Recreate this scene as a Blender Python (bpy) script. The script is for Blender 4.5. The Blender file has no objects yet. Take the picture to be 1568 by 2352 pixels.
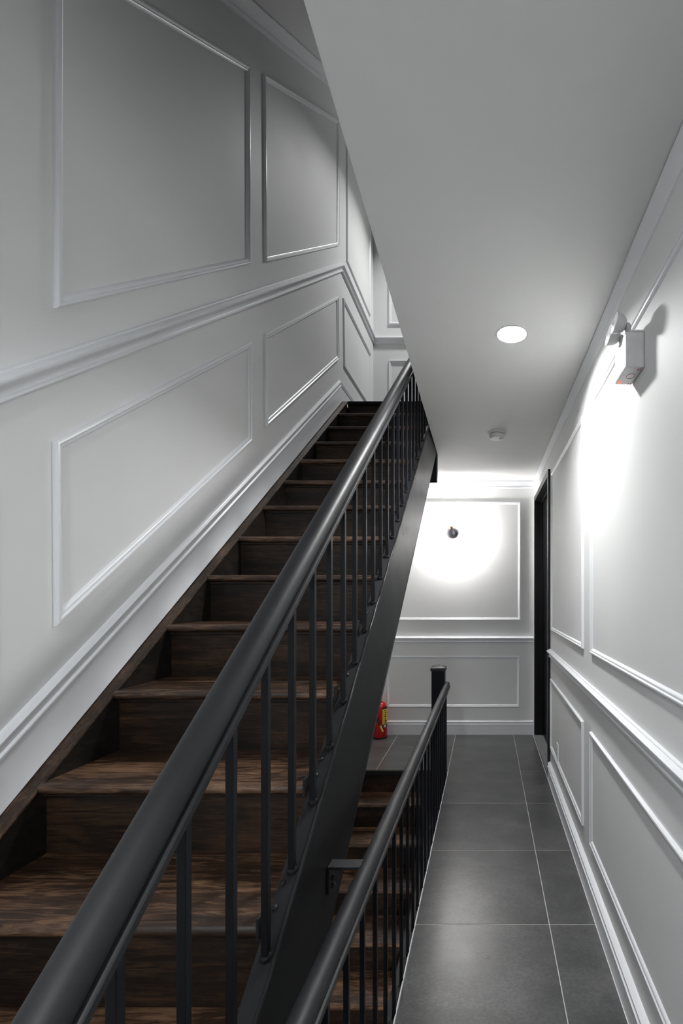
import bpy, bmesh, math, random
from mathutils import Vector, Matrix

random.seed(7)
C = bpy.context.scene.collection
S = bpy.context.scene
R = math.radians
PI = math.pi

# ------------------------------------------------------------------ camera, world, lights, exposure
F_PX = 1069.0                      # focal length in pixels of the 1568 x 2352 frame
cam_d = bpy.data.cameras.new('camera')
cam_d.sensor_fit = 'HORIZONTAL'
cam_d.sensor_width = 36.0
cam_d.lens = 36.0 * F_PX / 1568.0
cam_d.shift_x = (784 - 1117) / 1568.0      # architectural shift lens: level camera, verticals stay vertical
cam_d.shift_y = (1362 - 1176) / 1568.0
cam_d.clip_start = 0.02
cam = bpy.data.objects.new('camera', cam_d)
cam.location = (0, 0, 1.5)
cam.rotation_euler = (R(90), 0, 0)
C.objects.link(cam)
S.camera = cam

w = bpy.data.worlds.new('world'); S.world = w
w.use_nodes = True
w.node_tree.nodes['Background'].inputs[0].default_value = (0.5, 0.55, 0.6, 1)
w.node_tree.nodes['Background'].inputs[1].default_value = 0.02

S.view_settings.view_transform = 'Standard'
S.view_settings.look = 'None'
S.view_settings.gamma = 1.0
S.view_settings.use_curve_mapping = False
S.view_settings.exposure = 0.92
S.cycles.diffuse_bounces = 6
S.cycles.glossy_bounces = 4
S.cycles.max_bounces = 8
S.cycles.caustics_reflective = False
S.cycles.caustics_refractive = False

DOWN_L = 520.0      # radiance of the ceiling downlight lens
SCONCE_L = 830.0    # radiance of the wall sconce bulb
BULB_COL = (1.0, 0.985, 0.975)
DOWN_COL = (0.99, 1.0, 0.993)


def lamp(name, kind, loc, power, col, size, spread=None):
    d = bpy.data.lights.new(name, kind)
    d.energy = power; d.color = col
    if kind == 'AREA':
        d.shape = 'DISK'; d.size = size
        if spread: d.spread = R(spread)
    else:
        d.shadow_soft_size = size
    o = bpy.data.objects.new(name, d); o.location = loc
    C.objects.link(o)
    return o


# unseen lamps added for light: corridor behind the camera, halls upstairs and downstairs
lamp('corridor_fill_lamp', 'AREA', (-0.50, -1.10, 2.68), 25.0, (0.93, 0.97, 1.0), 0.13)
lamp('upstairs_ceiling_lamp', 'AREA', (-0.25, 4.48, 5.745), 13.5, DOWN_COL, 0.13, 115)
lamp('downstairs_fill_lamp', 'AREA', (0.116, 2.1, -0.40), 14.0, DOWN_COL, 0.13)

# ------------------------------------------------------------------ dimensions (metres)
XL, XR = -1.2, 0.515            # faces of the side walls
YB, YF = 4.935, -2.5            # far wall, wall behind the camera
CZ, UZ, UC = 2.687, 3.083, 5.77  # ceiling, upper floor, upper ceiling
LZ = -3.07                      # lower floor
SL = 0.785                      # slope of the flights (rise / going)
GO, RI = 0.2409, 0.1886         # going, rise
NZ0 = 0.074                     # nosing line: z = NZ0 + SL*y
ANG = math.atan(SL)
XS = -0.423                     # outer face of the outer stringer
XBAL = -0.441                   # baluster line of the flight
XG = -0.330                     # baluster line of the guard rail
OPEN_Y = 3.95                   # head of the lower flight

# ------------------------------------------------------------------ materials


def newmat(name):
    m = bpy.data.materials.new(name); m.use_nodes = True
    nt = m.node_tree
    return m, nt, nt.nodes['Principled BSDF']


def N(nt, t, **kw):
    n = nt.nodes.new(t)
    for k, v in kw.items():
        if k in n.inputs: n.inputs[k].default_value = v
        else: setattr(n, k, v)
    return n


def coords(nt, scale=(1, 1, 1), space='Object'):
    tc = N(nt, 'ShaderNodeTexCoord'); mp = N(nt, 'ShaderNodeMapping')
    mp.inputs['Scale'].default_value = scale
    if space == 'World':
        g = N(nt, 'ShaderNodeNewGeometry'); nt.links.new(g.outputs['Position'], mp.inputs['Vector'])
    else:
        nt.links.new(tc.outputs[space], mp.inputs['Vector'])
    return mp


def bump(nt, b, height, strength, dist=0.002):
    bp = N(nt, 'ShaderNodeBump'); bp.inputs['Strength'].default_value = strength
    bp.inputs['Distance'].default_value = dist
    nt.links.new(height, bp.inputs['Height']); nt.links.new(bp.outputs['Normal'], b.inputs['Normal'])


def ramp(nt, fac, stops):
    r = N(nt, 'ShaderNodeValToRGB')
    e = r.color_ramp.elements
    while len(e) < len(stops): e.new(0.5)
    for el, (p, c) in zip(e, stops):
        el.position = p; el.color = (*c, 1) if len(c) == 3 else c
    nt.links.new(fac, r.inputs['Fac'])
    return r


def paint(name, col, rough, peel=0.05, scale=140, var=0.04, spec=0.5):
    m, nt, b = newmat(name)
    mp = coords(nt, (1, 1, 1), 'World')
    n1 = N(nt, 'ShaderNodeTexNoise', Scale=2.2, Detail=3.0)
    n2 = N(nt, 'ShaderNodeTexNoise', Scale=float(scale), Detail=2.0)
    nt.links.new(mp.outputs[0], n1.inputs['Vector']); nt.links.new(mp.outputs[0], n2.inputs['Vector'])
    lo = tuple(c * (1 - var) for c in col); hi = tuple(min(1, c * (1 + var)) for c in col)
    r = ramp(nt, n1.outputs['Fac'], [(0.3, lo), (0.7, hi)])
    nt.links.new(r.outputs[0], b.inputs['Base Color'])
    mr = N(nt, 'ShaderNodeMapRange'); mr.inputs['To Min'].default_value = rough - 0.05; mr.inputs['To Max'].default_value = rough + 0.05
    nt.links.new(n1.outputs['Fac'], mr.inputs['Value']); nt.links.new(mr.outputs[0], b.inputs['Roughness'])
    b.inputs['Specular IOR Level'].default_value = spec
    if peel: bump(nt, b, n2.outputs['Fac'], peel)
    return m


def wood(name, stretch, dark, mid, light, rough=0.42, spec=0.5):
    """dark stained planks, grain along the axis with the small scale value"""
    m, nt, b = newmat(name)
    oi = N(nt, 'ShaderNodeObjectInfo')
    tc = N(nt, 'ShaderNodeNewGeometry')
    add = N(nt, 'ShaderNodeVectorMath', operation='ADD')
    mul = N(nt, 'ShaderNodeVectorMath', operation='SCALE'); mul.inputs[3].default_value = 23.0
    comb = N(nt, 'ShaderNodeCombineXYZ')
    nt.links.new(oi.outputs['Random'], comb.inputs[0]); nt.links.new(oi.outputs['Random'], comb.inputs[1]); nt.links.new(oi.outputs['Random'], comb.inputs[2])
    nt.links.new(comb.outputs[0], mul.inputs[0])
    nt.links.new(tc.outputs['Position'], add.inputs[0]); nt.links.new(mul.outputs[0], add.inputs[1])
    mp = N(nt, 'ShaderNodeMapping'); mp.inputs['Scale'].default_value = stretch
    nt.links.new(add.outputs[0], mp.inputs['Vector'])
    big = N(nt, 'ShaderNodeTexNoise', Scale=1.0, Detail=2.0, Distortion=0.6)
    nt.links.new(mp.outputs[0], big.inputs['Vector'])
    fine = N(nt, 'ShaderNodeTexNoise', Scale=6.0, Detail=8.0, Roughness=0.75, Distortion=0.9)
    nt.links.new(mp.outputs[0], fine.inputs['Vector'])
    wear = N(nt, 'ShaderNodeTexNoise', Scale=4.5, Detail=4.0, Roughness=0.65)
    nt.links.new(add.outputs[0], wear.inputs['Vector'])
    mx = N(nt, 'ShaderNodeMath', operation='MULTIPLY_ADD'); mx.inputs[1].default_value = 0.55
    nt.links.new(fine.outputs['Fac'], mx.inputs[0])
    m2 = N(nt, 'ShaderNodeMath', operation='MULTIPLY'); m2.inputs[1].default_value = 0.25
    nt.links.new(big.outputs['Fac'], m2.inputs[0])
    m3 = N(nt, 'ShaderNodeMath', operation='MULTIPLY_ADD'); m3.inputs[1].default_value = 0.28
    nt.links.new(wear.outputs['Fac'], m3.inputs[0]); nt.links.new(m2.outputs[0], m3.inputs[2])
    nt.links.new(m3.outputs[0], mx.inputs[2])
    r = ramp(nt, mx.outputs[0], [(0.40, dark), (0.53, mid), (0.66, light)])
    nt.links.new(r.outputs[0], b.inputs['Base Color'])
    mr = N(nt, 'ShaderNodeMapRange'); mr.inputs['To Min'].default_value = rough + 0.12; mr.inputs['To Max'].default_value = rough - 0.10
    nt.links.new(wear.outputs['Fac'], mr.inputs['Value']); nt.links.new(mr.outputs[0], b.inputs['Roughness'])
    b.inputs['Specular IOR Level'].default_value = spec
    bump(nt, b, fine.outputs['Fac'], 0.35, 0.0015)
    return m


def black_steel(name, col, rough, peel, scale=60, spec=0.5):
    m, nt, b = newmat(name)
    mp = coords(nt, (1, 1, 1), 'World')
    n2 = N(nt, 'ShaderNodeTexNoise', Scale=float(scale), Detail=4.0, Roughness=0.6)
    n1 = N(nt, 'ShaderNodeTexNoise', Scale=5.0, Detail=3.0)
    nt.links.new(mp.outputs[0], n2.inputs['Vector']); nt.links.new(mp.outputs[0], n1.inputs['Vector'])
    r = ramp(nt, n1.outputs['Fac'], [(0.3, tuple(c * 0.8 for c in col)), (0.7, tuple(c * 1.25 for c in col))])
    nt.links.new(r.outputs[0], b.inputs['Base Color'])
    mr = N(nt, 'ShaderNodeMapRange'); mr.inputs['To Min'].default_value = rough - 0.07; mr.inputs['To Max'].default_value = rough + 0.07
    nt.links.new(n1.outputs['Fac'], mr.inputs['Value']); nt.links.new(mr.outputs[0], b.inputs['Roughness'])
    b.inputs['Specular IOR Level'].default_value = spec
    bump(nt, b, n2.outputs['Fac'], peel, 0.002)
    return m


def plain(name, col, rough=0.4, metal=0.0, spec=0.5):
    m, nt, b = newmat(name)
    mp = coords(nt, (1, 1, 1), 'World')
    n1 = N(nt, 'ShaderNodeTexNoise', Scale=30.0, Detail=2.0)
    nt.links.new(mp.outputs[0], n1.inputs['Vector'])
    r = ramp(nt, n1.outputs['Fac'], [(0.3, tuple(c * 0.95 for c in col)), (0.7, tuple(min(1, c * 1.05) for c in col))])
    nt.links.new(r.outputs[0], b.inputs['Base Color'])
    b.inputs['Roughness'].default_value = rough; b.inputs['Metallic'].default_value = metal
    b.inputs['Specular IOR Level'].default_value = spec
    return m


def glow(name, col, strength):
    m = bpy.data.materials.new(name); m.use_nodes = True
    nt = m.node_tree; nt.nodes.clear()
    e = nt.nodes.new('ShaderNodeEmission'); o = nt.nodes.new('ShaderNodeOutputMaterial')
    e.inputs[0].default_value = (*col, 1); e.inputs[1].default_value = strength
    nt.links.new(e.outputs[0], o.inputs[0])
    return m


def tile_mat():
    m, nt, b = newmat('porcelain_tile')
    oi = N(nt, 'ShaderNodeObjectInfo')
    g = N(nt, 'ShaderNodeNewGeometry')
    comb = N(nt, 'ShaderNodeCombineXYZ')
    ml = N(nt, 'ShaderNodeMath', operation='MULTIPLY'); ml.inputs[1].default_value = 31.0
    nt.links.new(oi.outputs['Random'], ml.inputs[0]); nt.links.new(ml.outputs[0], comb.inputs[2])
    add = N(nt, 'ShaderNodeVectorMath', operation='ADD')
    nt.links.new(g.outputs['Position'], add.inputs[0]); nt.links.new(comb.outputs[0], add.inputs[1])
    mp = N(nt, 'ShaderNodeMapping'); mp.inputs['Scale'].default_value = (1, 1.7, 1)
    nt.links.new(add.outputs[0], mp.inputs['Vector'])
    a = N(nt, 'ShaderNodeTexNoise', Scale=3.2, Detail=6.0, Roughness=0.62, Distortion=0.3)
    c = N(nt, 'ShaderNodeTexNoise', Scale=70.0, Detail=4.0, Roughness=0.7)
    for n in (a, c): nt.links.new(mp.outputs[0], n.inputs['Vector'])
    mx = N(nt, 'ShaderNodeMath', operation='MULTIPLY_ADD'); mx.inputs[1].default_value = 0.45
    nt.links.new(c.outputs['Fac'], mx.inputs[0])
    m2 = N(nt, 'ShaderNodeMath', operation='MULTIPLY'); m2.inputs[1].default_value = 0.55
    nt.links.new(a.outputs['Fac'], m2.inputs[0]); nt.links.new(m2.outputs[0], mx.inputs[2])
    r = ramp(nt, mx.outputs[0], [(0.33, (0.040, 0.040, 0.041)), (0.50, (0.074, 0.074, 0.074)), (0.67, (0.132, 0.131, 0.129))])
    nt.links.new(r.outputs[0], b.inputs['Base Color'])
    mr = N(nt, 'ShaderNodeMapRange'); mr.inputs['To Min'].default_value = 0.23; mr.inputs['To Max'].default_value = 0.36
    nt.links.new(mx.outputs[0], mr.inputs['Value']); nt.links.new(mr.outputs[0], b.inputs['Roughness'])
    b.inputs['Specular IOR Level'].default_value = 0.75
    bump(nt, b, c.outputs['Fac'], 0.05, 0.001)
    return m


M = dict(
    wall=paint('wall_paint', (0.745, 0.747, 0.742), 0.58, 0.04, 160, 0.02, 0.3),
    ceil=paint('ceiling_paint', (0.72, 0.72, 0.71), 0.7, 0.03, 200, 0.015, 0.3),
    trim=paint('trim_paint', (0.80, 0.81, 0.835), 0.30, 0.04, 90, 0.01),
    tread=wood('tread_wood', (1.6, 14.0, 14.0), (0.005, 0.003, 0.002), (0.034, 0.017, 0.009), (0.19, 0.105, 0.060), 0.36),
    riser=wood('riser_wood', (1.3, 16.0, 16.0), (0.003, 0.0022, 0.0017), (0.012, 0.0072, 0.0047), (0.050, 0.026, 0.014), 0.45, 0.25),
    string=wood('stringer_wood', (9.0, 3.0, 7.0), (0.004, 0.0035, 0.003), (0.010, 0.0085, 0.0075), (0.03, 0.02, 0.014), 0.45, 0.25),
    cap=wood('stringer_cap_wood', (14.0, 2.0, 9.0), (0.006, 0.004, 0.003), (0.03, 0.018, 0.011), (0.10, 0.058, 0.035), 0.45, 0.3),
    rail=black_steel('handrail_paint', (0.014, 0.014, 0.016), 0.50, 0.12, 28, 0.38),
    steel=black_steel('stringer_paint', (0.008, 0.008, 0.0085), 0.42, 0.06, 14, 0.16),
    rough=black_steel('rough_black_paint', (0.014, 0.014, 0.016), 0.48, 0.60, 55, 0.35),
    bal=black_steel('baluster_paint', (0.005, 0.0055, 0.008), 0.42, 0.08, 40, 0.24),
    door=black_steel('door_paint', (0.002, 0.002, 0.003), 0.40, 0.04, 60, 0.12),
    frame=black_steel('door_frame_paint', (0.006, 0.006, 0.007), 0.38, 0.04, 60, 0.3),
    tile=tile_mat(),
    grout=plain('grout', (0.50, 0.49, 0.47), 0.85),
    caulk=plain('white_edge', (0.80, 0.80, 0.82), 0.5),
    saddle=plain('saddle_grey', (0.20, 0.20, 0.205), 0.45),
    plastic=plain('white_plastic', (0.62, 0.62, 0.62), 0.4),
    plasticg=plain('grey_plastic', (0.50, 0.50, 0.51), 0.35),
    chrome=plain('chrome', (0.62, 0.60, 0.63), 0.16, 1.0),
    dome=plain('smoked_chrome', (0.60, 0.57, 0.62), 0.30, 0.8),
    lensm=plain('lamp_lens', (0.86, 0.88, 0.92), 0.15, 0.0),
    brass=plain('brass', (0.80, 0.55, 0.26), 0.25, 1.0),
    red=plain('red_enamel', (0.52, 0.006, 0.008), 0.28),
    hose=plain('black_rubber', (0.012, 0.012, 0.014), 0.5),
    yellow=plain('yellow_label', (0.66, 0.50, 0.06), 0.45),
    nozzle=plain('yellow_nozzle', (0.80, 0.50, 0.10), 0.4),
    ink=plain('black_ink', (0.015, 0.015, 0.02), 0.5),
    redink=plain('red_ink', (0.30, 0.02, 0.02), 0.5),
    silver=plain('silver', (0.6, 0.6, 0.6), 0.3, 1.0),
    lens=glow('downlight_glow', DOWN_COL, DOWN_L),
    bulb=glow('bulb_glow', BULB_COL, SCONCE_L),
    led=glow('led_red', (1.0, 0.06, 0.03), 2.5),
)

# ------------------------------------------------------------------ mesh helpers


class MB:
    def __init__(s): s.v = []; s.f = []

    def add(s, v, f):
        n = len(s.v); s.v += [tuple(p) for p in v]; s.f += [tuple(i + n for i in q) for q in f]; return s

    def box(s, x0, x1, y0, y1, z0, z1):
        v = [(x0, y0, z0), (x1, y0, z0), (x1, y1, z0), (x0, y1, z0), (x0, y0, z1), (x1, y0, z1), (x1, y1, z1), (x0, y1, z1)]
        return s.add(v, [(0, 3, 2, 1), (4, 5, 6, 7), (0, 1, 5, 4), (1, 2, 6, 5), (2, 3, 7, 6), (3, 0, 4, 7)])

    def prism(s, poly, lo, hi, axis='z'):
        """extrude a polygon; axis z: poly is (x, y); axis x: poly is (y, z); axis y: poly is (x, z)"""
        n = len(poly)
        def mk(p, t):
            if axis == 'z': return (p[0], p[1], t)
            if axis == 'x': return (t, p[0], p[1])
            return (p[0], t, p[1])
        v = [mk(p, lo) for p in poly] + [mk(p, hi) for p in poly]
        f = [tuple(range(n))[::-1], tuple(range(n, 2 * n))] + [(i, (i + 1) % n, n + (i + 1) % n, n + i) for i in range(n)]
        return s.add(v, f)

    def lathe(s, prof, seg=32, mat=None, cap=True):
        """prof: (radius, height) about local z; mat: placement"""
        v = []; f = []
        for r, z in prof:
            for i in range(seg):
                a = 2 * PI * i / seg; v.append((r * math.cos(a), r * math.sin(a), z))
        for k in range(len(prof) - 1):
            for i in range(seg):
                j = (i + 1) % seg
                f.append((k * seg + i, k * seg + j, (k + 1) * seg + j, (k + 1) * seg + i))
        if cap and prof[0][0] > 1e-6: f.append(tuple(range(seg))[::-1])
        if cap and prof[-1][0] > 1e-6: f.append(tuple(range((len(prof) - 1) * seg, len(prof) * seg)))
        if mat is not None: v = [tuple(mat @ Vector(p)) for p in v]
        return s.add(v, f)

    def tube(s, pts, r, seg=10):
        pts = [Vector(p) for p in pts]; v = []; f = []
        for i, p in enumerate(pts):
            t = (pts[min(i + 1, len(pts) - 1)] - pts[max(i - 1, 0)]).normalized()
            u = t.cross(Vector((0, 0, 1)) if abs(t.z) < 0.9 else Vector((1, 0, 0))).normalized(); q = t.cross(u)
            for k in range(seg):
                a = 2 * PI * k / seg; v.append(tuple(p + r * (math.cos(a) * u + math.sin(a) * q)))
        for i in range(len(pts) - 1):
            for k in range(seg):
                j = (k + 1) % seg
                f.append((i * seg + k, i * seg + j, (i + 1) * seg + j, (i + 1) * seg + k))
        f.append(tuple(range(seg))[::-1]); f.append(tuple(range((len(pts) - 1) * seg, len(pts) * seg)))
        return s.add(v, f)

    def mould(s, path, prof, place, closed=False):
        """sweep prof = (offset to the left of the path, proud of the wall) along path (u, v) with mitred corners"""
        n = len(path); v = []; f = []; k = len(prof)
        def nrm(a, b):
            dx, dy = b[0] - a[0], b[1] - a[1]; l = math.hypot(dx, dy); return (-dy / l, dx / l)
        for i in range(n):
            if closed: n1 = nrm(path[i - 1], path[i]); n2 = nrm(path[i], path[(i + 1) % n])
            else:
                n1 = nrm(path[max(i - 1, 0)], path[max(i - 1, 0) + 1]); n2 = nrm(path[min(i, n - 2)], path[min(i, n - 2) + 1])
            d = 1 + n1[0] * n2[0] + n1[1] * n2[1]
            m = ((n1[0] + n2[0]) / d, (n1[1] + n2[1]) / d)
            for (o, p) in prof: v.append(place(path[i][0] + m[0] * o, path[i][1] + m[1] * o, p))
        for i in range(n if closed else n - 1):
            j = (i + 1) % n
            for q in range(k - 1): f.append((i * k + q, i * k + q + 1, j * k + q + 1, j * k + q))
            f.append((i * k + k - 1, i * k, j * k, j * k + k - 1))
        if not closed: f.append(tuple(range(k))); f.append(tuple(range((n - 1) * k, n * k))[::-1])
        return s.add(v, f)

    def mesh(s, name, off=(0, 0, 0), smooth=None, bevel=0.0):
        me = bpy.data.meshes.new(name)
        me.from_pydata([(a - off[0], b - off[1], c - off[2]) for a, b, c in s.v], [], s.f)
        bm = bmesh.new(); bm.from_mesh(me)
        if smooth: bmesh.ops.remove_doubles(bm, verts=bm.verts, dist=1e-5)
        bmesh.ops.recalc_face_normals(bm, faces=bm.faces)
        if bevel:
            ed = [e for e in bm.edges if len(e.link_faces) == 2 and e.calc_face_angle(0) > R(35)]
            bmesh.ops.bevel(bm, geom=ed, offset=bevel, segments=2, profile=0.6, affect='EDGES', clamp_overlap=True)
        bm.to_mesh(me); bm.free()
        if smooth:
            me.polygons.foreach_set('use_smooth', [True] * len(me.polygons))
            me.set_sharp_from_angle(angle=R(smooth))
        return me


OFF = {}


def link(name, me, mat, parent=None, loc=(0, 0, 0)):
    if mat and not me.materials: me.materials.append(mat)
    o = bpy.data.objects.new(name, me); o.location = loc
    if parent: o.parent = parent
    C.objects.link(o)
    return o


def obj(name, mb, mat, parent=None, smooth=None, bevel=0.0, label=None):
    off = OFF.get(parent.name, (0, 0, 0)) if parent else (0, 0, 0)
    o = link(name, mb.mesh(name, off, smooth, bevel), mat, parent)
    OFF[o.name] = off
    if label: o['label'] = label
    return o


def struct(name, mb, mat, parent=None, smooth=None, bevel=0.0):
    o = obj(name, mb, mat, parent, smooth, bevel)
    if not parent: o['kind'] = 'structure'
    return o


def thing(name, label, cat, loc=(0, 0, 0), group=None):
    o = bpy.data.objects.new(name, None); C.objects.link(o)
    o.empty_display_size = 0.1
    o.location = loc; o['label'] = label; o['category'] = cat
    if group: o['group'] = group
    OFF[o.name] = tuple(loc)
    return o


on_left = lambda u, v, p: (XL + p, u, v)        # u = y, v = z, p proud of the wall
on_right = lambda u, v, p: (XR - p, u, v)
on_back = lambda u, v, p: (u, YB - p, v)

# ------------------------------------------------------------------ room shell
T = 0.12
wl = struct('wall_left', MB().box(XL - T, XL, YF - T, YB + T, LZ, UC + 0.2), M['wall'])
DY0, DY1, DZ1 = 3.81, 4.82, 2.45        # clear opening of the door
mb = MB()
mb.box(XR, XR + T, YF - T, DY0, LZ, UZ).box(XR, XR + T, DY1, YB + T, LZ, UZ)
mb.box(XR, XR + T, DY0, DY1, DZ1, UZ).box(XR, XR + T, DY0, DY1, LZ, 0.0)
wr = struct('wall_right', mb, M['wall'])
wb = struct('wall_back', MB().box(XL, XR, YB, YB + T, LZ, UC + 0.2), M['wall'])
wf = struct('wall_front', MB().box(XL, XR, YF - T, YF, LZ, UZ), M['wall'])

# ceiling slab of the corridor with the stair opening; the hall upstairs walks on its top
ce = [(XL, YF), (XR, YF), (XR, YB), (XL, YB), (XL, 4.03), (-0.4205, 4.03), (-0.366, 0.93), (-0.353, 0.17), (XL, 0.17)]
LX, LY, LR, LD0 = 0.116, 2.136, 0.067, 0.032      # recessed downlight: centre, aperture, depth
ex_ = lambda y: -0.366 - 0.01758 * (y - 0.93)
mb = MB().prism(ce, CZ + 0.06, UZ - 0.01)
ya_, yb_, xa_, xb_ = LY - 0.1, LY + 0.1, LX - 0.1, LX + 0.1
mb.prism([(XL, YF), (XR, YF), (XR, ya_), (ex_(ya_), ya_), (-0.366, 0.93), (-0.353, 0.17), (XL, 0.17)], CZ, CZ + 0.06)
mb.prism([(ex_(yb_), yb_), (XR, yb_), (XR, YB), (XL, YB), (XL, 4.03), (-0.4205, 4.03)], CZ, CZ + 0.06)
mb.prism([(ex_(ya_), ya_), (xa_, ya_), (xa_, yb_), (ex_(yb_), yb_)], CZ, CZ + 0.06)
mb.prism([(xb_, ya_), (XR, ya_), (XR, yb_), (xb_, yb_)], CZ, CZ + 0.06)
nv = 48; v = []; f = []                                # the square round the lamp, with its round hole
for i in range(nv):
    a = 2 * PI * i / nv; c_, s_ = math.cos(a), math.sin(a); q = 0.1 / max(abs(c_), abs(s_))
    v += [(LX + LR * c_, LY + LR * s_, CZ), (LX + q * c_, LY + q * s_, CZ), (LX + LR * c_, LY + LR * s_, CZ + 0.06)]
for i in range(nv):
    j = (i + 1) % nv
    f += [(3 * i, 3 * i + 1, 3 * j + 1, 3 * j), (3 * i, 3 * j, 3 * j + 2, 3 * i + 2)]
mb.add(v, f)
ceiling = struct('ceiling', mb, M['ceil'])
struct('ceiling', MB().box(XL, XR, YF, YB, UC, UC + 0.2), M['ceil'])
struct('floor', MB().prism(ce, UZ - 0.0099, UZ), M['tile'])               # tiled hall upstairs
# underside of the next flight up: a sloping soffit above the stairs
so0, so1 = 0.22, 3.93
zs = lambda y: 2.552 + 0.82 * y
mb = MB().prism([(so0, zs(so0)), (so1, zs(so1)), (so1, zs(so1) + 0.05), (so0, zs(so0) + 0.36), ], XL, -0.43, 'x')
struct('ceiling', mb, M['ceil'])

# floor: slab with the stair opening, grout bed and tiles
fl = [(XL, YF), (XR, YF), (XR, YB), (XL, YB), (XL, OPEN_Y), (-0.325, OPEN_Y), (-0.325, 0.55), (XL, 0.55)]
floor = struct('floor', MB().prism(fl, -0.36, -0.0014), M['grout'])
TX = [-1.188, -0.936, -0.326, 0.284, 0.5]
TY = [2.107 + 0.607 * k for k in range(-8, 5)]
G = 0.0019
proto = {}
for i in range(4):
    for j in range(len(TY) - 1):
        x0, x1, y0, y1 = TX[i], TX[i + 1], TY[j], min(TY[j + 1], YB - 0.013)
        if y0 > YB - 0.05: continue
        x0 = max(x0, XL + 0.001)
        if i < 2:
            if y0 > 3.5:
                if y1 <= OPEN_Y: continue
                y0 = max(y0, OPEN_Y - 0.004)
            elif y1 > 0.55:
                if y0 >= 0.5: continue
                y1 = 0.55
        if i == 2 and 0.5 < y1 and y0 < 3.9: x0 = -0.322
        wx, wy = round(x1 - x0 - 2 * G, 4), round(y1 - y0 - 2 * G, 4)
        key = (wx, wy)
        if key not in proto:
            proto[key] = MB().box(0, wx, 0, wy, -0.009, 0).mesh('tile', bevel=0.0012)
            proto[key].materials.append(M['tile'])
        link('tile', proto[key], None, floor, (x0 + G, y0 + G, 0))
y0 = TY[-1]
if YB - 0.013 - y0 > 0.03:
    for i in range(4):
        x0, x1 = max(TX[i], XL + 0.001), TX[i + 1]
        me = MB().box(0, x1 - x0 - 2 * G, 0, YB - 0.013 - y0 - 2 * G, -0.009, 0).mesh('tile', bevel=0.0012)
        link('tile', me, M['tile'], floor, (x0 + G, y0 + G, 0))
struct('floor', MB().box(XL, XR, YF, YB, LZ - 0.2, LZ), M['tile'])      # floor of the storey below
struct('ceiling', MB().prism(fl, -0.38, -0.361), M['ceil'])              # ceiling of the storey below
# light edging strip where the tiles meet the stair opening, and the black steel fascia of the opening
struct('trim_1', MB().box(-0.3255, -0.3222, 0.55, OPEN_Y, -0.02, 0.0012), M['caulk'])
mb = MB().box(-0.341, -0.3258, 0.55, OPEN_Y - 0.03, -0.37, -0.016).box(-0.365, -0.3258, 0.55, OPEN_Y - 0.03, -0.036, -0.026)
struct('trim_2', mb, M['rough'])

# ------------------------------------------------------------------ mouldings
PM = [(0, 0), (0, 0.007), (0.004, 0.0125), (0.009, 0.0135), (0.013, 0.0095), (0.017, 0.0095), (0.021, 0.0075), (0.025, 0.003), (0.0265, 0)]
CR = [(0, 0), (0.002, 0.010), (0.008, 0.016), (0.014, 0.016), (0.017, 0.011), (0.026, 0.012), (0.036, 0.019), (0.043, 0.029), (0.047, 0.031), (0.054, 0.031), (0.058, 0.027), (0.060, 0.018), (0.062, 0.012), (0.066, 0.011), (0.068, 0)]
BB = [(0, 0), (0, 0.014), (0.103, 0.014), (0.107, 0.018), (0.112, 0.018), (0.117, 0.0125), (0.125, 0.0125), (0.130, 0.016), (0.137, 0.016), (0.143, 0.010), (0.149, 0.004), (0.150, 0)]
CW = [(0, 0), (0.001, 0.006), (0.010, 0.008), (0.018, 0.008), (0.021, 0.005), (0.030, 0.007), (0.050, 0.013), (0.066, 0.020), (0.072, 0.022), (0.076, 0.022), (0.078, 0)]


def frames(wall, place, polys):
    for poly in polys:
        a = sum(poly[i][0] * poly[(i + 1) % 4][1] - poly[(i + 1) % 4][0] * poly[i][1] for i in range(4))
        if a < 0: poly = poly[::-1]           # counter-clockwise: inside lies to the left of the path
        obj('panel_frame', MB().mould(poly, PM, place, True), M['trim'], wall, smooth=35)


frames(wl, on_left, [
    [(1.290, 3.290), (2.345, 4.153), (2.352, 3.164), (1.290, 2.289)],
    [(2.498, 4.287), (3.757, 5.318), (3.757, 4.301), (2.515, 3.287)],
    [(1.287, 1.919), (2.363, 2.778), (2.368, 2.273), (1.290, 1.407)],
    [(2.512, 2.898), (3.744, 3.886), (3.760, 3.388), (2.523, 2.402)],
    [(3.978, 5.371), (3.984, 4.345), (4.787, 4.345), (4.787, 5.371)],
    [(3.880, 3.960), (4.800, 3.960), (4.800, 3.400), (3.905, 3.400)],
    [(-0.20, 2.07), (1.115, 3.147), (1.115, 2.146), (-0.20, 1.07)],
    [(-0.20, 0.70), (1.115, 1.781), (1.115, 1.267), (-0.20, 0.19)],
])
frames(wr, on_right, [
    [(2.462, 1.205), (3.665, 1.205), (3.665, 2.440), (2.462, 2.440)],
    [(2.462, 0.268), (3.700, 0.268), (3.700, 0.820), (2.462, 0.820)],
    [(0.30, 1.205), (2.275, 1.205), (2.275, 2.440), (0.30, 2.440)],
    [(0.30, 0.268), (2.285, 0.268), (2.285, 0.820), (0.30, 0.820)],
    [(-1.90, 1.205), (0.12, 1.205), (0.12, 2.440), (-1.90, 2.440)],
    [(-1.90, 0.268), (0.12, 0.268), (0.12, 0.820), (-1.90, 0.820)],
])
frames(wb, on_back, [
    [(-1.045, 1.212), (0.360, 1.212), (0.360, 2.465), (-1.045, 2.465)],
    [(-1.057, 0.292), (0.350, 0.292), (0.350, 0.832), (-1.057, 0.832)],
    [(-1.035, 4.345), (0.36, 4.345), (0.36, 5.45), (-1.035, 5.45)],
    [(-1.035, 3.38), (0.36, 3.38), (0.36, 3.965), (-1.035, 3.965)],
])

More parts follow.
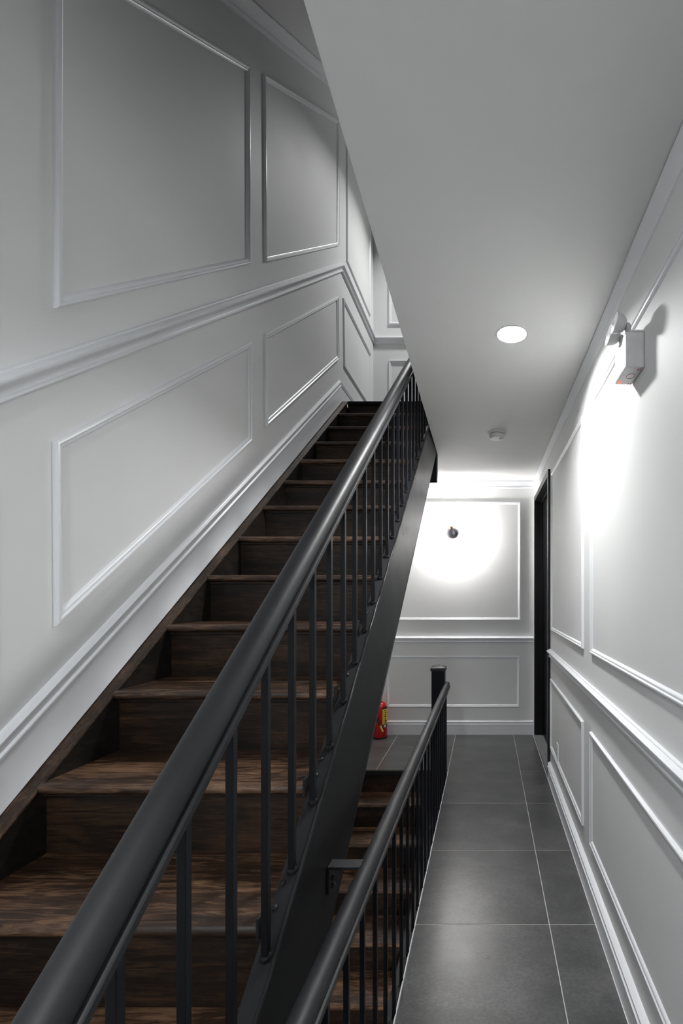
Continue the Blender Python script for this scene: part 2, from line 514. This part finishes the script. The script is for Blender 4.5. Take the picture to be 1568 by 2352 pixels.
# chair rails (trim_3 left, trim_4 right, trim_5 back, trim_6 back upstairs)
zc = lambda y: 1.034 + 0.8105 * y
yb = 3.845
struct('trim_3', MB().mould([(-0.7, zc(-0.7)), (yb, zc(yb)), (YB - 0.002, zc(yb) - 0.008)], CR, on_left), M['trim'], smooth=35)
struct('trim_4', MB().mould([(YF, 0.982), (DY0 - 0.052, 0.982)], CR, on_right), M['trim'], smooth=35)
struct('trim_5', MB().mould([(XL, 0.972), (XR - 0.02, 0.972)], CR, on_back), M['trim'], smooth=35)
struct('trim_6', MB().mould([(XL, zc(yb) - 0.008), (XR, zc(yb) - 0.008)], CR, on_back), M['trim'], smooth=35)
# baseboards
zb = lambda y: 0.064 + 0.7865 * y
yl = (UZ - 0.064) / 0.7865
struct('baseboard_left', MB().mould([(0.2, zb(0.2)), (yl, UZ), (YB - 0.002, UZ)], BB, on_left), M['trim'], smooth=35)
struct('baseboard_right', MB().mould([(YF, 0.001), (DY0 - 0.052, 0.001)], [(a * 0.93, b * 1.45) for a, b in BB], on_right), M['trim'], smooth=35)
struct('baseboard_back', MB().mould([(XL, 0.001), (XR - 0.022, 0.001)], BB, on_back), M['trim'], smooth=35)
struct('baseboard_upstairs', MB().mould([(XL, UZ), (XR, UZ)], BB, on_back), M['trim'], smooth=35)
# thin white bead along the foot of the right-hand skirting
struct('trim_7', MB().box(0.4905, 0.4935, YF, YB - 0.02, 0.0005, 0.0045), M['caulk'])
# crown mouldings (trim_8 right, trim_9 back, trim_10 along the sloping soffit)
struct('trim_8', MB().mould([(YF, CZ - 0.080), (YB, CZ - 0.080)], CW, on_right), M['trim'], smooth=35)
struct('trim_9', MB().mould([(XL, CZ - 0.080), (XR, CZ - 0.080)], CW, on_back), M['trim'], smooth=35)
CW2 = [(a * 1.0, b * 1.8) for a, b in CW]
dz = 0.079 / math.cos(math.atan(0.82))
struct('trim_10', MB().mould([(0.25, zs(0.25) - dz), (3.9, zs(3.9) - dz)], CW2, on_left), M['trim'], smooth=35)

# ------------------------------------------------------------------ door at the end of the right wall
door = struct('door_1', MB().box(XR + 0.070, XR + 0.110, DY0 + 0.004, DY1 - 0.004, 0.034, DZ1 - 0.004), M['door'])
cw, pr = 0.052, 0.018
mb = MB()
o_, i_ = [(DY0 - cw, 0.03), (DY0 - cw, DZ1 + cw), (DY1 + cw, DZ1 + cw), (DY1 + cw, 0.03)], [(DY0, 0.03), (DY0, DZ1), (DY1, DZ1), (DY1, 0.03)]
mb.box(XR - pr, XR, DY0 - cw, DY0, 0.03, DZ1 + cw).box(XR - pr, XR, DY1, DY1 + cw, 0.03, DZ1 + cw).box(XR - pr, XR, DY0, DY1, DZ1, DZ1 + cw)
mb.box(XR, XR + 0.1, DY0, DY0 + 0.003, 0.03, DZ1).box(XR, XR + 0.1, DY1 - 0.003, DY1, 0.03, DZ1).box(XR, XR + 0.1, DY0, DY1, DZ1 - 0.003, DZ1)
mb.box(XR + 0.05, XR + 0.069, DY0 + 0.003, DY0 + 0.018, 0.03, DZ1).box(XR + 0.05, XR + 0.069, DY1 - 0.018, DY1 - 0.003, 0.03, DZ1).box(XR + 0.05, XR + 0.069, DY0, DY1, DZ1 - 0.018, DZ1)
obj('door_frame', mb, M['frame'], door)
obj('door_saddle', MB().box(XR - 0.019, XR + 0.11, DY0 - 0.05, DY1 + 0.05, 0.0, 0.03), M['saddle'], door, bevel=0.003)
kn = MB().lathe([(0.026, 0), (0.026, 0.004), (0.010, 0.006), (0.010, 0.03), (0.026, 0.036), (0.028, 0.05), (0.018, 0.062), (0, 0.064)], 20,
                Matrix.Translation((XR + 0.070, DY0 + 0.075, 1.0)) @ Matrix.Rotation(R(-90), 4, 'Y'))
obj('door_knob', kn, M['frame'], door, smooth=40)

# ------------------------------------------------------------------ staircase up


def band(y0, y1, top, bot, zfloor=None, zmax=None):
    """sloping band polygon in (y, z), cut vertically at its ends and level at the floor"""
    t0, t1 = top + SL * y0, top + SL * y1
    if zfloor is not None:
        yb0 = (zfloor - bot) / SL
        return [(y0, zfloor), (yb0, zfloor), (y1, bot + SL * y1), (y1, t1), (y0, max(t0, zfloor))]
    return [(y0, bot + SL * y0), (y1, bot + SL * y1), (y1, t1), (y0, t0)]


def tread_mesh(x0, x1, depth=GO + 0.0275, th=0.026):
    """front edge at y=0, top at z=0"""
    pr = [(depth, 0), (depth, -th)]
    for k in range(9):
        a = -PI / 2 - PI * k / 8
        pr.append((0.012 + 0.012 * math.cos(a), -th / 2 + th / 2 * math.sin(a)))
    return MB().prism(pr, x0, x1, 'x').mesh('tread', smooth=40)


def flight(st, k0, k1, yk, zk, x0, x1, base):
    tm = tread_mesh(x0, x1); tm.materials.append(M['tread'])
    rm = MB().box(x0, x1, 0, 0.019, -RI, -0.026).mesh('riser', bevel=0.0015); rm.materials.append(M['riser'])
    cm = MB().box(x0, x1, -0.009, 0, -0.036, -0.0262).mesh('scotia', bevel=0.002); cm.materials.append(M['riser'])
    for k in range(k0, k1 + 1):
        link('tread', tm, None, st, (0, yk(k) - base[1], zk(k) - base[2]))
        if k > k0 or True:
            link('riser', rm, None, st, (0, yk(k) + 0.0265 - base[1], zk(k) - base[2]))
            link('scotia', cm, None, st, (0, yk(k) + 0.026 - base[1], zk(k) - base[2]))


yu = lambda k: 1.190 + GO * k
zu = lambda k: 1.008 + RI * k
st = thing('staircase', 'dark wooden flight climbing to the upper floor between black stringers', 'staircase', (-0.8, 0.2, 0))
OFF[st.name] = (-0.8, 0.2, 0)
# tread meshes are made about x = 0 in world coordinates, shifted by the base below
X0, X1 = -1.150 + 0.8, -0.464 + 0.8
flight(st, -4, 10, yu, zu, X0, X1, (-0.8, 0.2, 0))
mb = MB().box(-1.150, -0.464, yu(-4) + 0.026, yu(-4) + 0.045, 0.0, zu(-4) - RI + 0.001)
obj('riser', mb, M['riser'], st)
# head of the flight: black edge of the upper landing and its last riser
obj('landing_nosing', MB().box(-1.150, -0.464, yu(11), 3.945, UZ - 0.026, UZ), M['steel'], st, bevel=0.004)
obj('riser', MB().box(-1.150, -0.464, yu(11) + 0.026, yu(11) + 0.045, zu(10), UZ - 0.026), M['riser'], st)
# stringer against the wall, with its brown worn top edge
obj('wall_stringer', MB().prism(band(0.16, 3.84, 0.054, -0.30, 0.0), XL + 0.001, -1.150, 'x'), M['string'], st, bevel=0.002)
obj('stringer_cap', MB().prism(band(0.17, 3.85, 0.0625, 0.0545), XL + 0.001, -1.146, 'x'), M['cap'], st, bevel=0.002)
# steel channel on the open side
ZT, ZBt = 0.041, -0.400
obj('outer_stringer', MB().prism(band(-0.02, 3.945, ZT - 0.004, ZBt, 0.0), XS - 0.008, XS, 'x'), M['steel'], st)
obj('stringer_flange', MB().prism(band(-0.02, 3.945, ZT, ZT - 0.013), -0.463, XS + 0.0015, 'x'), M['rough'], st, bevel=0.0025)
obj('stringer_flange', MB().prism(band(0.52, 3.945, ZBt + 0.012, ZBt - 0.001), -0.463, XS + 0.001, 'x'), M['steel'], st, bevel=0.002)
pts = []
for i in range(160):
    y = -0.02 + 3.96 * i / 159
    pts.append((XS + 0.0005 + random.uniform(-0.0012, 0.0012), y, ZT + SL * y + 0.003 + random.uniform(-0.0015, 0.0015)))
obj('weld_bead', MB().tube(pts, 0.0036, 6), M['rough'], st, smooth=60)
# steel clip with two bolts where every tread meets the channel
cl = MB().box(-0.006, 0, 0, 0.030, -0.028, 0.016).mesh('tread_clip', bevel=0.001); cl.materials.append(M['rough'])
bo = MB().lathe([(0.007, 0), (0.007, 0.004), (0.004, 0.006), (0, 0.0065)], 6).mesh('bolt', smooth=30); bo.materials.append(M['rough'])
tilt = -ANG
for k in range(-3, 11):
    c = link('tread_clip', cl, None, st, (-0.464 + 0.8, yu(k) - 0.001 - 0.2, zu(k)))
    for d in (0.05, 0.088):
        y = yu(k) + d
        b = link('bolt', bo, None, st, (-0.4545 + 0.8, y - 0.2, ZT + SL * y - 0.001)); b.rotation_euler = (ANG, 0, 0)
# rust spots on the plate: little drilled holes plugged with dark heads
bh = MB().lathe([(0.005, 0), (0.004, 0.001), (0, 0.0012)], 10, Matrix.Rotation(R(90), 4, 'Y')).mesh('plug', smooth=40); bh.materials.append(M['door'])
for (y, zz) in ((2.37, 1.80), (1.885, 1.225), (3.32, 2.42)):
    link('plug', bh, None, st, (XS + 0.0002 + 0.8, y - 0.2, zz))
# deep black beam carrying the landing
obj('header_beam', MB().box(XL + 0.003, -0.4215, 3.952, 4.028, 2.456, UZ - 0.012).box(XL + 0.003, -0.4215, 3.952, 4.06, 2.456, 2.462), M['steel'], st, bevel=0.003)

# ------------------------------------------------------------------ railing of the flight


def sweep_yz(prof, path, x):
    """prof: (x offset, offset square to the path); path: (y, z)"""
    pts = []
    mb = MB(); n = len(path); k = len(prof); v = []; f = []
    for i in range(n):
        a, b = path[max(i - 1, 0)], path[min(i + 1, n - 1)]
        dy, dz_ = b[0] - a[0], b[1] - a[1]; l = math.hypot(dy, dz_)
        ny, nz = -dz_ / l, dy / l
        for (px, pn) in prof: v.append((x + px, path[i][0] + ny * pn, path[i][1] + nz * pn))
    for i in range(n - 1):
        for q in range(k):
            j = (q + 1) % k
            f.append((i * k + q, i * k + j, (i + 1) * k + j, (i + 1) * k + q))
    f.append(tuple(range(k))); f.append(tuple(range((n - 1) * k, n * k))[::-1])
    return mb.add(v, f)


def rail_profile(wd, ht, lip):
    """rounded top, small groove, narrower foot"""
    half = [(0.46, -0.50), (0.52, -0.46), (0.52, -0.26), (0.48, -0.22), (0.34, -0.21), (0.34, -0.14), (0.41, -0.10)]
    p = [(wd * a, ht * b) for a, b in half]
    for k in range(15):
        a = PI * k / 14
        p.append((wd * 0.43 * math.cos(a), ht * 0.52 * math.sin(a) ** 0.8))
    p += [(-wd * a, ht * b) for a, b in half[::-1]]
    return p


HR0 = 0.703        # handrail centre: z = HR0 + SL*y
rr = thing('stair_railing', 'black sloping railing with square balusters along the open side of the upper flight', 'railing', (XBAL, 0, 0.0))
ya, yz = -0.12, 3.90
obj('handrail', sweep_yz(rail_profile(0.060, 0.048, 0), [(ya, HR0 + SL * ya), (yz, HR0 + SL * yz)], XBAL - 0.002), M['rail'], rr, smooth=50)
hb = HR0 - 0.0305 / math.cos(ANG)
obj('rail_bar', sweep_yz([(0.016, -0.006), (0.016, 0.006), (-0.016, 0.006), (-0.016, -0.006)], [(ya, hb + SL * ya), (yz, hb + SL * yz)], XBAL), M['bal'], rr)
hgt = hb - 0.0075 - ZT
dzb = SL * 0.007
bmx = MB()
bmx.add([(-.007, -.007, -dzb), (.007, -.007, -dzb), (.007, .007, dzb), (-.007, .007, dzb),
         (-.007, -.007, hgt - dzb), (.007, -.007, hgt - dzb), (.007, .007, hgt + dzb), (-.007, .007, hgt + dzb)],
        [(0, 3, 2, 1), (4, 5, 6, 7), (0, 1, 5, 4), (1, 2, 6, 5), (2, 3, 7, 6), (3, 0, 4, 7)])
bme = bmx.mesh('baluster', bevel=0.0012); bme.materials.append(M['bal'])
foot = MB().lathe([(0.0125, -0.004), (0.012, 0.004), (0.009, 0.009)], 8).mesh('weld_foot', smooth=60); foot.materials.append(M['rough'])
for k in range(-4, 27):
    y = 0.553 + 0.1258 * k
    if y > 3.86: break
    b = link('baluster', bme, None, rr, (0, y, ZT + SL * y))
    fo = link('weld_foot', foot, None, b, (0, 0, 0)); fo.rotation_euler = (ANG, 0, 0)
zn = ZT + SL * -0.12
mb = MB().box(XBAL - 0.045, XBAL + 0.045, -0.215, -0.125, 0.0, HR0 + 0.12)
nw = obj('newel_post', mb, M['bal'], rr, bevel=0.003)
mb = MB().box(XBAL - 0.052, XBAL + 0.052, -0.222, -0.118, HR0 + 0.12, HR0 + 0.15)
mb.add([(XBAL - 0.052, -0.222, HR0 + 0.15), (XBAL + 0.052, -0.222, HR0 + 0.15), (XBAL + 0.052, -0.118, HR0 + 0.15), (XBAL - 0.052, -0.118, HR0 + 0.15), (XBAL, -0.17, HR0 + 0.175)],
       [(0, 1, 4), (1, 2, 4), (2, 3, 4), (3, 0, 4)])
obj('newel_cap', mb, M['rail'], nw)

# ------------------------------------------------------------------ staircase down
yd = lambda k: OPEN_Y - GO * k
zd = lambda k: -RI * k
sd = thing('staircase', 'worn brown wooden flight descending below the corridor floor behind the guard rail', 'staircase', (-0.8, 2.2, LZ))
flight(sd, 1, 15, yd, zd, -1.150 + 0.8, -0.520 + 0.8, (-0.8, 2.2, LZ))
obj('landing_nosing', MB().box(-1.198, -0.38, OPEN_Y - 0.028, OPEN_Y - 0.004, -0.040, -0.001), M['steel'], sd, bevel=0.004)
obj('riser', MB().box(-1.198, -0.38, OPEN_Y - 0.003, OPEN_Y - 0.0005, -RI + 0.001, -0.041), M['riser'], sd)
LD = -SL * OPEN_Y
obj('wall_stringer', MB().prism(band(0.2, OPEN_Y - 0.03, LD - 0.012, LD - 0.36), XL + 0.001, -1.150, 'x'), M['string'], sd)
obj('outer_stringer', MB().prism(band(0.2, OPEN_Y - 0.03, LD - 0.006, LD - 0.40), -0.520, -0.470, 'x'), M['steel'], sd, bevel=0.003)

# ------------------------------------------------------------------ guard rail beside the opening
gr = thing('guard_railing', 'low level black railing with newel post along the edge of the tiled corridor', 'railing', (XG, 3.8, 0))
gz = 0.754
obj('handrail', sweep_yz(rail_profile(0.052, 0.046, 0), [(-0.6, gz), (3.80, gz)], -0.322), M['rail'], gr, smooth=50)
obj('rail_bar', sweep_yz([(0.014, -0.005), (0.014, 0.005), (-0.014, 0.005), (-0.014, -0.005)], [(-0.6, gz - 0.0285), (3.80, gz - 0.0285)], -0.324), M['bal'], gr)
h2 = gz - 0.0335 + 0.030
bm2 = MB().box(-0.0065, 0.0065, -0.0065, 0.0065, 0, h2).mesh('baluster', bevel=0.0012); bm2.materials.append(M['bal'])
ft2 = MB().lathe([(0.015, -0.012), (0.014, 0.004), (0.009, 0.010)], 8).mesh('weld_foot', smooth=60); ft2.materials.append(M['rough'])
for k in range(0, 23):
    y = 3.782 - 0.1413 * k
    b = link('baluster', bm2, None, gr, (0.0, y - 3.8, -0.030))
    link('weld_foot', ft2, None, b, (-0.002, 0, 0))
nx, ny = -0.398, 3.868
nw = obj('newel_post', MB().box(nx - 0.054, nx + 0.054, ny - 0.054, ny + 0.054, -0.34, 0.862), M['bal'], gr, bevel=0.004)
mb = MB().box(nx - 0.061, nx + 0.061, ny - 0.061, ny + 0.061, 0.858, 0.884)
a = 0.061; b_ = 0.030
v = [(nx - a, ny - a, .884), (nx + a, ny - a, .884), (nx + a, ny + a, .884), (nx - a, ny + a, .884),
     (nx - b_, ny - b_, .893), (nx + b_, ny - b_, .893), (nx + b_, ny + b_, .893), (nx - b_, ny + b_, .893), (nx, ny, .906)]
mb.add(v, [(0, 1, 5, 4), (1, 2, 6, 5), (2, 3, 7, 6), (3, 0, 4, 7), (4, 5, 8), (5, 6, 8), (6, 7, 8), (7, 4, 8)])
obj('newel_cap', mb, M['rail'], nw)
# flat bracket that ties the guard rail to the stringer of the flight above the opening
br = MB().box(XS + 0.001, -0.335, 1.232, 1.270, gz + 0.012, gz + 0.020)
br.box(XS + 0.001, XS + 0.008, 1.232, 1.270, gz - 0.055, gz + 0.014)
bk = obj('bracket', br, M['rough'], gr, bevel=0.002)
for z_ in (gz - 0.02, gz - 0.04):
    obj('bolt', MB().lathe([(0.008, 0), (0.008, 0.006), (0.004, 0.009), (0, 0.0095)], 6, Matrix.Translation((XS + 0.008, 1.251, z_)) @ Matrix.Rotation(R(90), 4, 'Y')), M['rough'], bk, smooth=30)

# ------------------------------------------------------------------ ceiling downlight
dx, dy_ = 0.116, 2.136
dl = thing('downlight', 'round recessed ceiling downlight glowing white above the corridor', 'light', (dx, dy_, CZ))
at = Matrix.Translation((dx, dy_, CZ))
obj('trim_ring', MB().lathe([(LR - 0.0005, 0.004), (LR - 0.0005, -0.002), (0.069, -0.003), (0.0735, -0.0022), (0.0745, 0)], 48, at, False), M['plastic'], dl, smooth=40)
obj('reflector', MB().lathe([(LR - 0.001, 0.0), (0.0645, 0.012), (0.0615, 0.025), (0.0585, LD0 + 0.002)], 48, at, False), M['ceil'], dl, smooth=60)
obj('lens', MB().lathe([(0.0583, LD0), (0.04, LD0 - 0.002), (0, LD0 - 0.003)], 48, at), M['lens'], dl, smooth=60)

# ------------------------------------------------------------------ smoke detector
sx, sy = 0.076, 3.440
sm = thing('smoke_detector', 'small white round smoke detector on the ceiling near the far wall', 'smoke detector', (sx, sy, CZ))
at = Matrix.Translation((sx, sy, CZ))
obj('base', MB().lathe([(0.070, 0), (0.070, -0.006), (0.066, -0.013), (0.059, -0.015)], 40, at), M['plastic'], sm, smooth=40)
obj('vent_ring', MB().lathe([(0.054, -0.014), (0.054, -0.020)], 40, at), M['hose'], sm, smooth=40)
obj('body', MB().lathe([(0.0575, -0.019), (0.057, -0.024), (0.052, -0.044), (0.048, -0.049), (0.030, -0.0515), (0, -0.052)], 40, at), M['plastic'], sm, smooth=35)
obj('test_button', MB().lathe([(0.011, -0.050), (0.011, -0.0535), (0.008, -0.0545), (0, -0.055)], 20, Matrix.Translation((sx + 0.026, sy - 0.016, CZ))), M['plasticg'], sm, smooth=40)

# ------------------------------------------------------------------ emergency light
em = thing('emergency_light', 'white emergency light box with two round swivel heads high on the right wall', 'emergency light', (XR, 1.58, 2.236))
EX = 0.453
ho = obj('housing', MB().box(EX, XR - 0.001, 1.516, 1.645, 2.236, 2.352), M['plastic'], em, bevel=0.004)
obj('housing_lid', MB().box(EX + 0.012, XR - 0.001, 1.5145, 1.6465, 2.3515, 2.3575), M['plastic'], em, bevel=0.002)
obj('cover_seam', MB().box(XR - 0.0065, XR - 0.005, 1.5153, 1.6457, 2.2354, 2.3512), M['plasticg'], em)
obj('indicator_lamp', MB().lathe([(0.0045, 0), (0.0045, -0.003), (0.002, -0.0045), (0, -0.005)], 14, Matrix.Translation((0.4645, 1.624, 2.2362))), M['led'], em, smooth=40)
tb = MB()
ring = [(0.488 + 0.013 * math.cos(2 * PI * k / 28), 1.580 + 0.018 * math.sin(2 * PI * k / 28), 2.2358) for k in range(29)]
tb.tube(ring, 0.0007, 6)
obj('test_button', tb, M['redink'], em, smooth=60, label='thin red outline of the test button')
for y_ in (1.526, 1.632):
    for x_ in (0.4985, 0.5055):
        obj('mark', MB().box(x_ - 0.0014, x_ + 0.0014, y_, y_ + 0.011, 2.2355, 2.2362), M['redink'], em, label='short dark red bar')


def head(hx, hy, hz):
    # lens looks into the corridor and a little towards the stairs
    d = Vector((-0.985, -0.06, 0.17)).normalized()
    q = d.to_track_quat('Z', 'Y').to_matrix().to_4x4()
    at = Matrix.Translation((hx, hy, hz)) @ q
    h = obj('lamp_head', MB().lathe([(0, -0.034), (0.012, -0.033), (0.021, -0.027), (0.028, -0.016), (0.0315, -0.002), (0.0325, 0.004), (0.0315, 0.007), (0.029, 0.007)], 32, at), M['plastic'], em, smooth=45)
    obj('lamp_lens', MB().lathe([(0.0292, 0.0055), (0.0292, 0.0068), (0.020, 0.0098), (0.0085, 0.0108), (0, 0.0108)], 32, at), M['lensm'], h, smooth=50)
    obj('reflector', MB().lathe([(0.0075, 0.0105), (0.0075, 0.0118), (0, 0.0122)], 16, at), M['chrome'], h, smooth=50)
    k = MB().lathe([(0.0135, -0.006), (0.015, -0.003), (0.015, 0.003), (0.0135, 0.006)], 24, Matrix.Translation((hx + 0.038, hy, hz - 0.014)) @ Matrix.Rotation(R(72), 4, 'Y'))
    k.tube([(hx + 0.038, hy, hz - 0.04), (hx + 0.038, hy, hz - 0.010), (hx + 0.018, hy, hz + 0.0)], 0.007, 12)
    obj('swivel', k, M['plasticg'], em, smooth=45)


head(0.4295, 1.542, 2.3935)
head(0.4310, 1.622, 2.3970)

# ------------------------------------------------------------------ wall sconce on the far wall
cx, cz = -0.350, 2.124
sc = thing('wall_sconce', 'round wall lamp with chrome dome glowing on the far wall', 'wall lamp', (cx, YB, cz))
fwd = Matrix.Rotation(R(90), 4, 'X')      # local z -> -y (out from the wall)
at = Matrix.Translation((cx, YB, cz)) @ fwd
obj('back_plate', MB().lathe([(0.045, 0.0), (0.045, 0.006), (0.040, 0.010), (0.014, 0.012)], 36, at), M['brass'], sc, smooth=40)
obj('socket', MB().lathe([(0.013, 0.010), (0.013, 0.060), (0.017, 0.063), (0.017, 0.070)], 24, at), M['brass'], sc, smooth=40)
obj('bulb', MB().lathe([(0.010, 0.069), (0.022, 0.074), (0.033, 0.083), (0.038, 0.094), (0.038, 0.100), (0.033, 0.110), (0.020, 0.116), (0, 0.118)], 32, at), M['bulb'], sc, smooth=60)
dome = []
for k in range(13):
    t = PI / 2 * k / 12
    dome.append((0.073 * math.cos(t), 0.112 + 0.062 * math.sin(t)))
obj('reflector_dome', MB().lathe([(0.069, 0.110)] + dome[:-1] + [(0.0, 0.174)], 40, at, False), M['dome'], sc, smooth=60)
obj('finial', MB().lathe([(0.011, 0.0), (0.011, 0.012), (0.015, 0.014), (0.015, 0.034), (0.012, 0.038), (0, 0.039)], 20,
    Matrix.Translation((cx - 0.010, YB - 0.158, cz + 0.036)) @ Matrix.Rotation(R(52), 4, 'X')), M['brass'], sc, smooth=40)

# ------------------------------------------------------------------ fire extinguisher
ex, ey = -1.103, 4.835
fe = thing('fire_extinguisher', 'red fire extinguisher standing on the floor in the far corner', 'fire extinguisher', (ex, ey, 0))
at = Matrix.Translation((ex, ey, 0.0))
r0 = 0.070
obj('cylinder', MB().lathe([(r0 - 0.012, 0.0), (r0 - 0.004, 0.004), (r0, 0.012), (r0, 0.315), (r0 - 0.004, 0.334), (r0 - 0.014, 0.352), (r0 - 0.030, 0.367), (0.020, 0.374), (0.020, 0.383)], 40, at), M['red'], fe, smooth=40)
obj('base_band', MB().lathe([(r0 + 0.0006, 0.003), (r0 + 0.0008, 0.010), (r0 + 0.0006, 0.016)], 40, at, False), M['hose'], fe, smooth=40)
obj('valve', MB().lathe([(0.021, 0.381), (0.021, 0.400), (0.014, 0.404), (0.014, 0.424)], 20, at).box(ex - 0.055, ex + 0.022, ey - 0.009, ey + 0.009, 0.415, 0.424), M['silver'], fe, smooth=30)
obj('lever', MB().prism([(ex - 0.085, 0.452), (ex - 0.080, 0.460), (ex + 0.012, 0.436), (ex + 0.016, 0.424), (ex + 0.004, 0.424)], ey - 0.008, ey + 0.008, 'y'), M['hose'], fe)
obj('pressure_gauge', MB().lathe([(0.015, 0), (0.015, 0.012), (0, 0.0125)], 20, Matrix.Translation((ex + 0.006, ey - 0.019, 0.392)) @ Matrix.Rotation(R(90), 4, 'X')), M['silver'], fe, smooth=30)
pin = [(ex + 0.082 + 0.016 * math.cos(2 * PI * k / 20), ey - 0.03, 0.352 + 0.017 * math.sin(2 * PI * k / 20)) for k in range(21)]
obj('pin_ring', MB().tube([(ex + 0.02, ey - 0.012, 0.41), (ex + 0.05, ey - 0.022, 0.395), (ex + 0.074, ey - 0.03, 0.368)], 0.0013, 6).tube(pin, 0.0016, 6), M['silver'], fe, smooth=60)


def patch(name, a0, a1, z0, z1, mat, lift, lab=None, seg=10):
    """curved sticker on the cylinder; angle 0 points at the camera (-y), positive to the right"""
    mb = MB(); v = []; f = []
    for i in range(seg + 1):
        a = R(a0 + (a1 - a0) * i / seg)
        for (rr_, zz) in ((r0 - 0.001, z0), (r0 + lift, z0), (r0 + lift, z1), (r0 - 0.001, z1)):
            v.append((ex + rr_ * math.sin(a), ey - rr_ * math.cos(a), zz))
    for i in range(seg):
        for q in range(4): f.append((i * 4 + q, i * 4 + (q + 1) % 4, (i + 1) * 4 + (q + 1) % 4, (i + 1) * 4 + q))
    f.append((0, 1, 2, 3)); f.append((seg * 4 + 3, seg * 4 + 2, seg * 4 + 1, seg * 4))
    mb.add(v, f)
    return obj(name, mb, mat, fe, smooth=40, label=lab)


patch('label', 30, 96, 0.148, 0.305, M['yellow'], 0.0006, 'yellow label with black print')
patch('label_band', 30, 96, 0.305, 0.325, M['ink'], 0.0006, 'black header strip of the label')
patch('label_band', 30, 96, 0.112, 0.148, M['ink'], 0.0006, 'black foot strip of the label')
patch('label_seal', 42, 66, 0.118, 0.142, M['plastic'], 0.0012, 'white round seal on the label')
for i, z_ in enumerate((0.160, 0.178, 0.198, 0.222, 0.242, 0.262, 0.282)):
    patch('label_print', 50 + (i % 3) * 2, 64 + (i % 2) * 9, z_, z_ + 0.012, M['ink'], 0.0012, None, 4)
hp = []
for k in range(15):
    t = k / 14
    a = R(-32 + 44 * t ** 1.3)
    rr_ = r0 + 0.011
    hp.append((ex + rr_ * math.sin(a), ey - rr_ * math.cos(a), 0.345 - 0.200 * t))
hp = [(ex - 0.018, ey - 0.012, 0.392), (ex - 0.038, ey - 0.045, 0.386), (ex - 0.044, ey - 0.064, 0.368)] + hp
obj('hose', MB().tube(hp, 0.0075, 10), M['hose'], fe, smooth=60)
e0, e1 = Vector(hp[-1]), Vector(hp[-1]) + (Vector(hp[-1]) - Vector(hp[-3])).normalized() * 0.070
obj('nozzle', MB().tube([e0, e0 + (e1 - e0) * 0.12, e1], 0.0105, 12), M['nozzle'], fe, smooth=50)

# ------------------------------------------------------------------ wall outlet
ot = thing('wall_outlet', 'white outlet plate low on the right wall just before the black door', 'outlet', (XR, 3.362, 0.355))
obj('cover_plate', MB().box(XR - 0.006, XR - 0.0002, 3.326, 3.398, 0.298, 0.414), M['trim'], ot, bevel=0.002)
mb = MB().box(XR - 0.009, XR - 0.005, 3.345, 3.379, 0.322, 0.390)
rc = obj('receptacle', mb, M['plastic'], ot, bevel=0.001)
for z_ in (0.340, 0.372):
    for y_ in (3.355, 3.369):
        obj('slot', MB().box(XR - 0.0094, XR - 0.0085, y_ - 0.001, y_ + 0.001, z_ - 0.004, z_ + 0.004), M['ink'], rc)
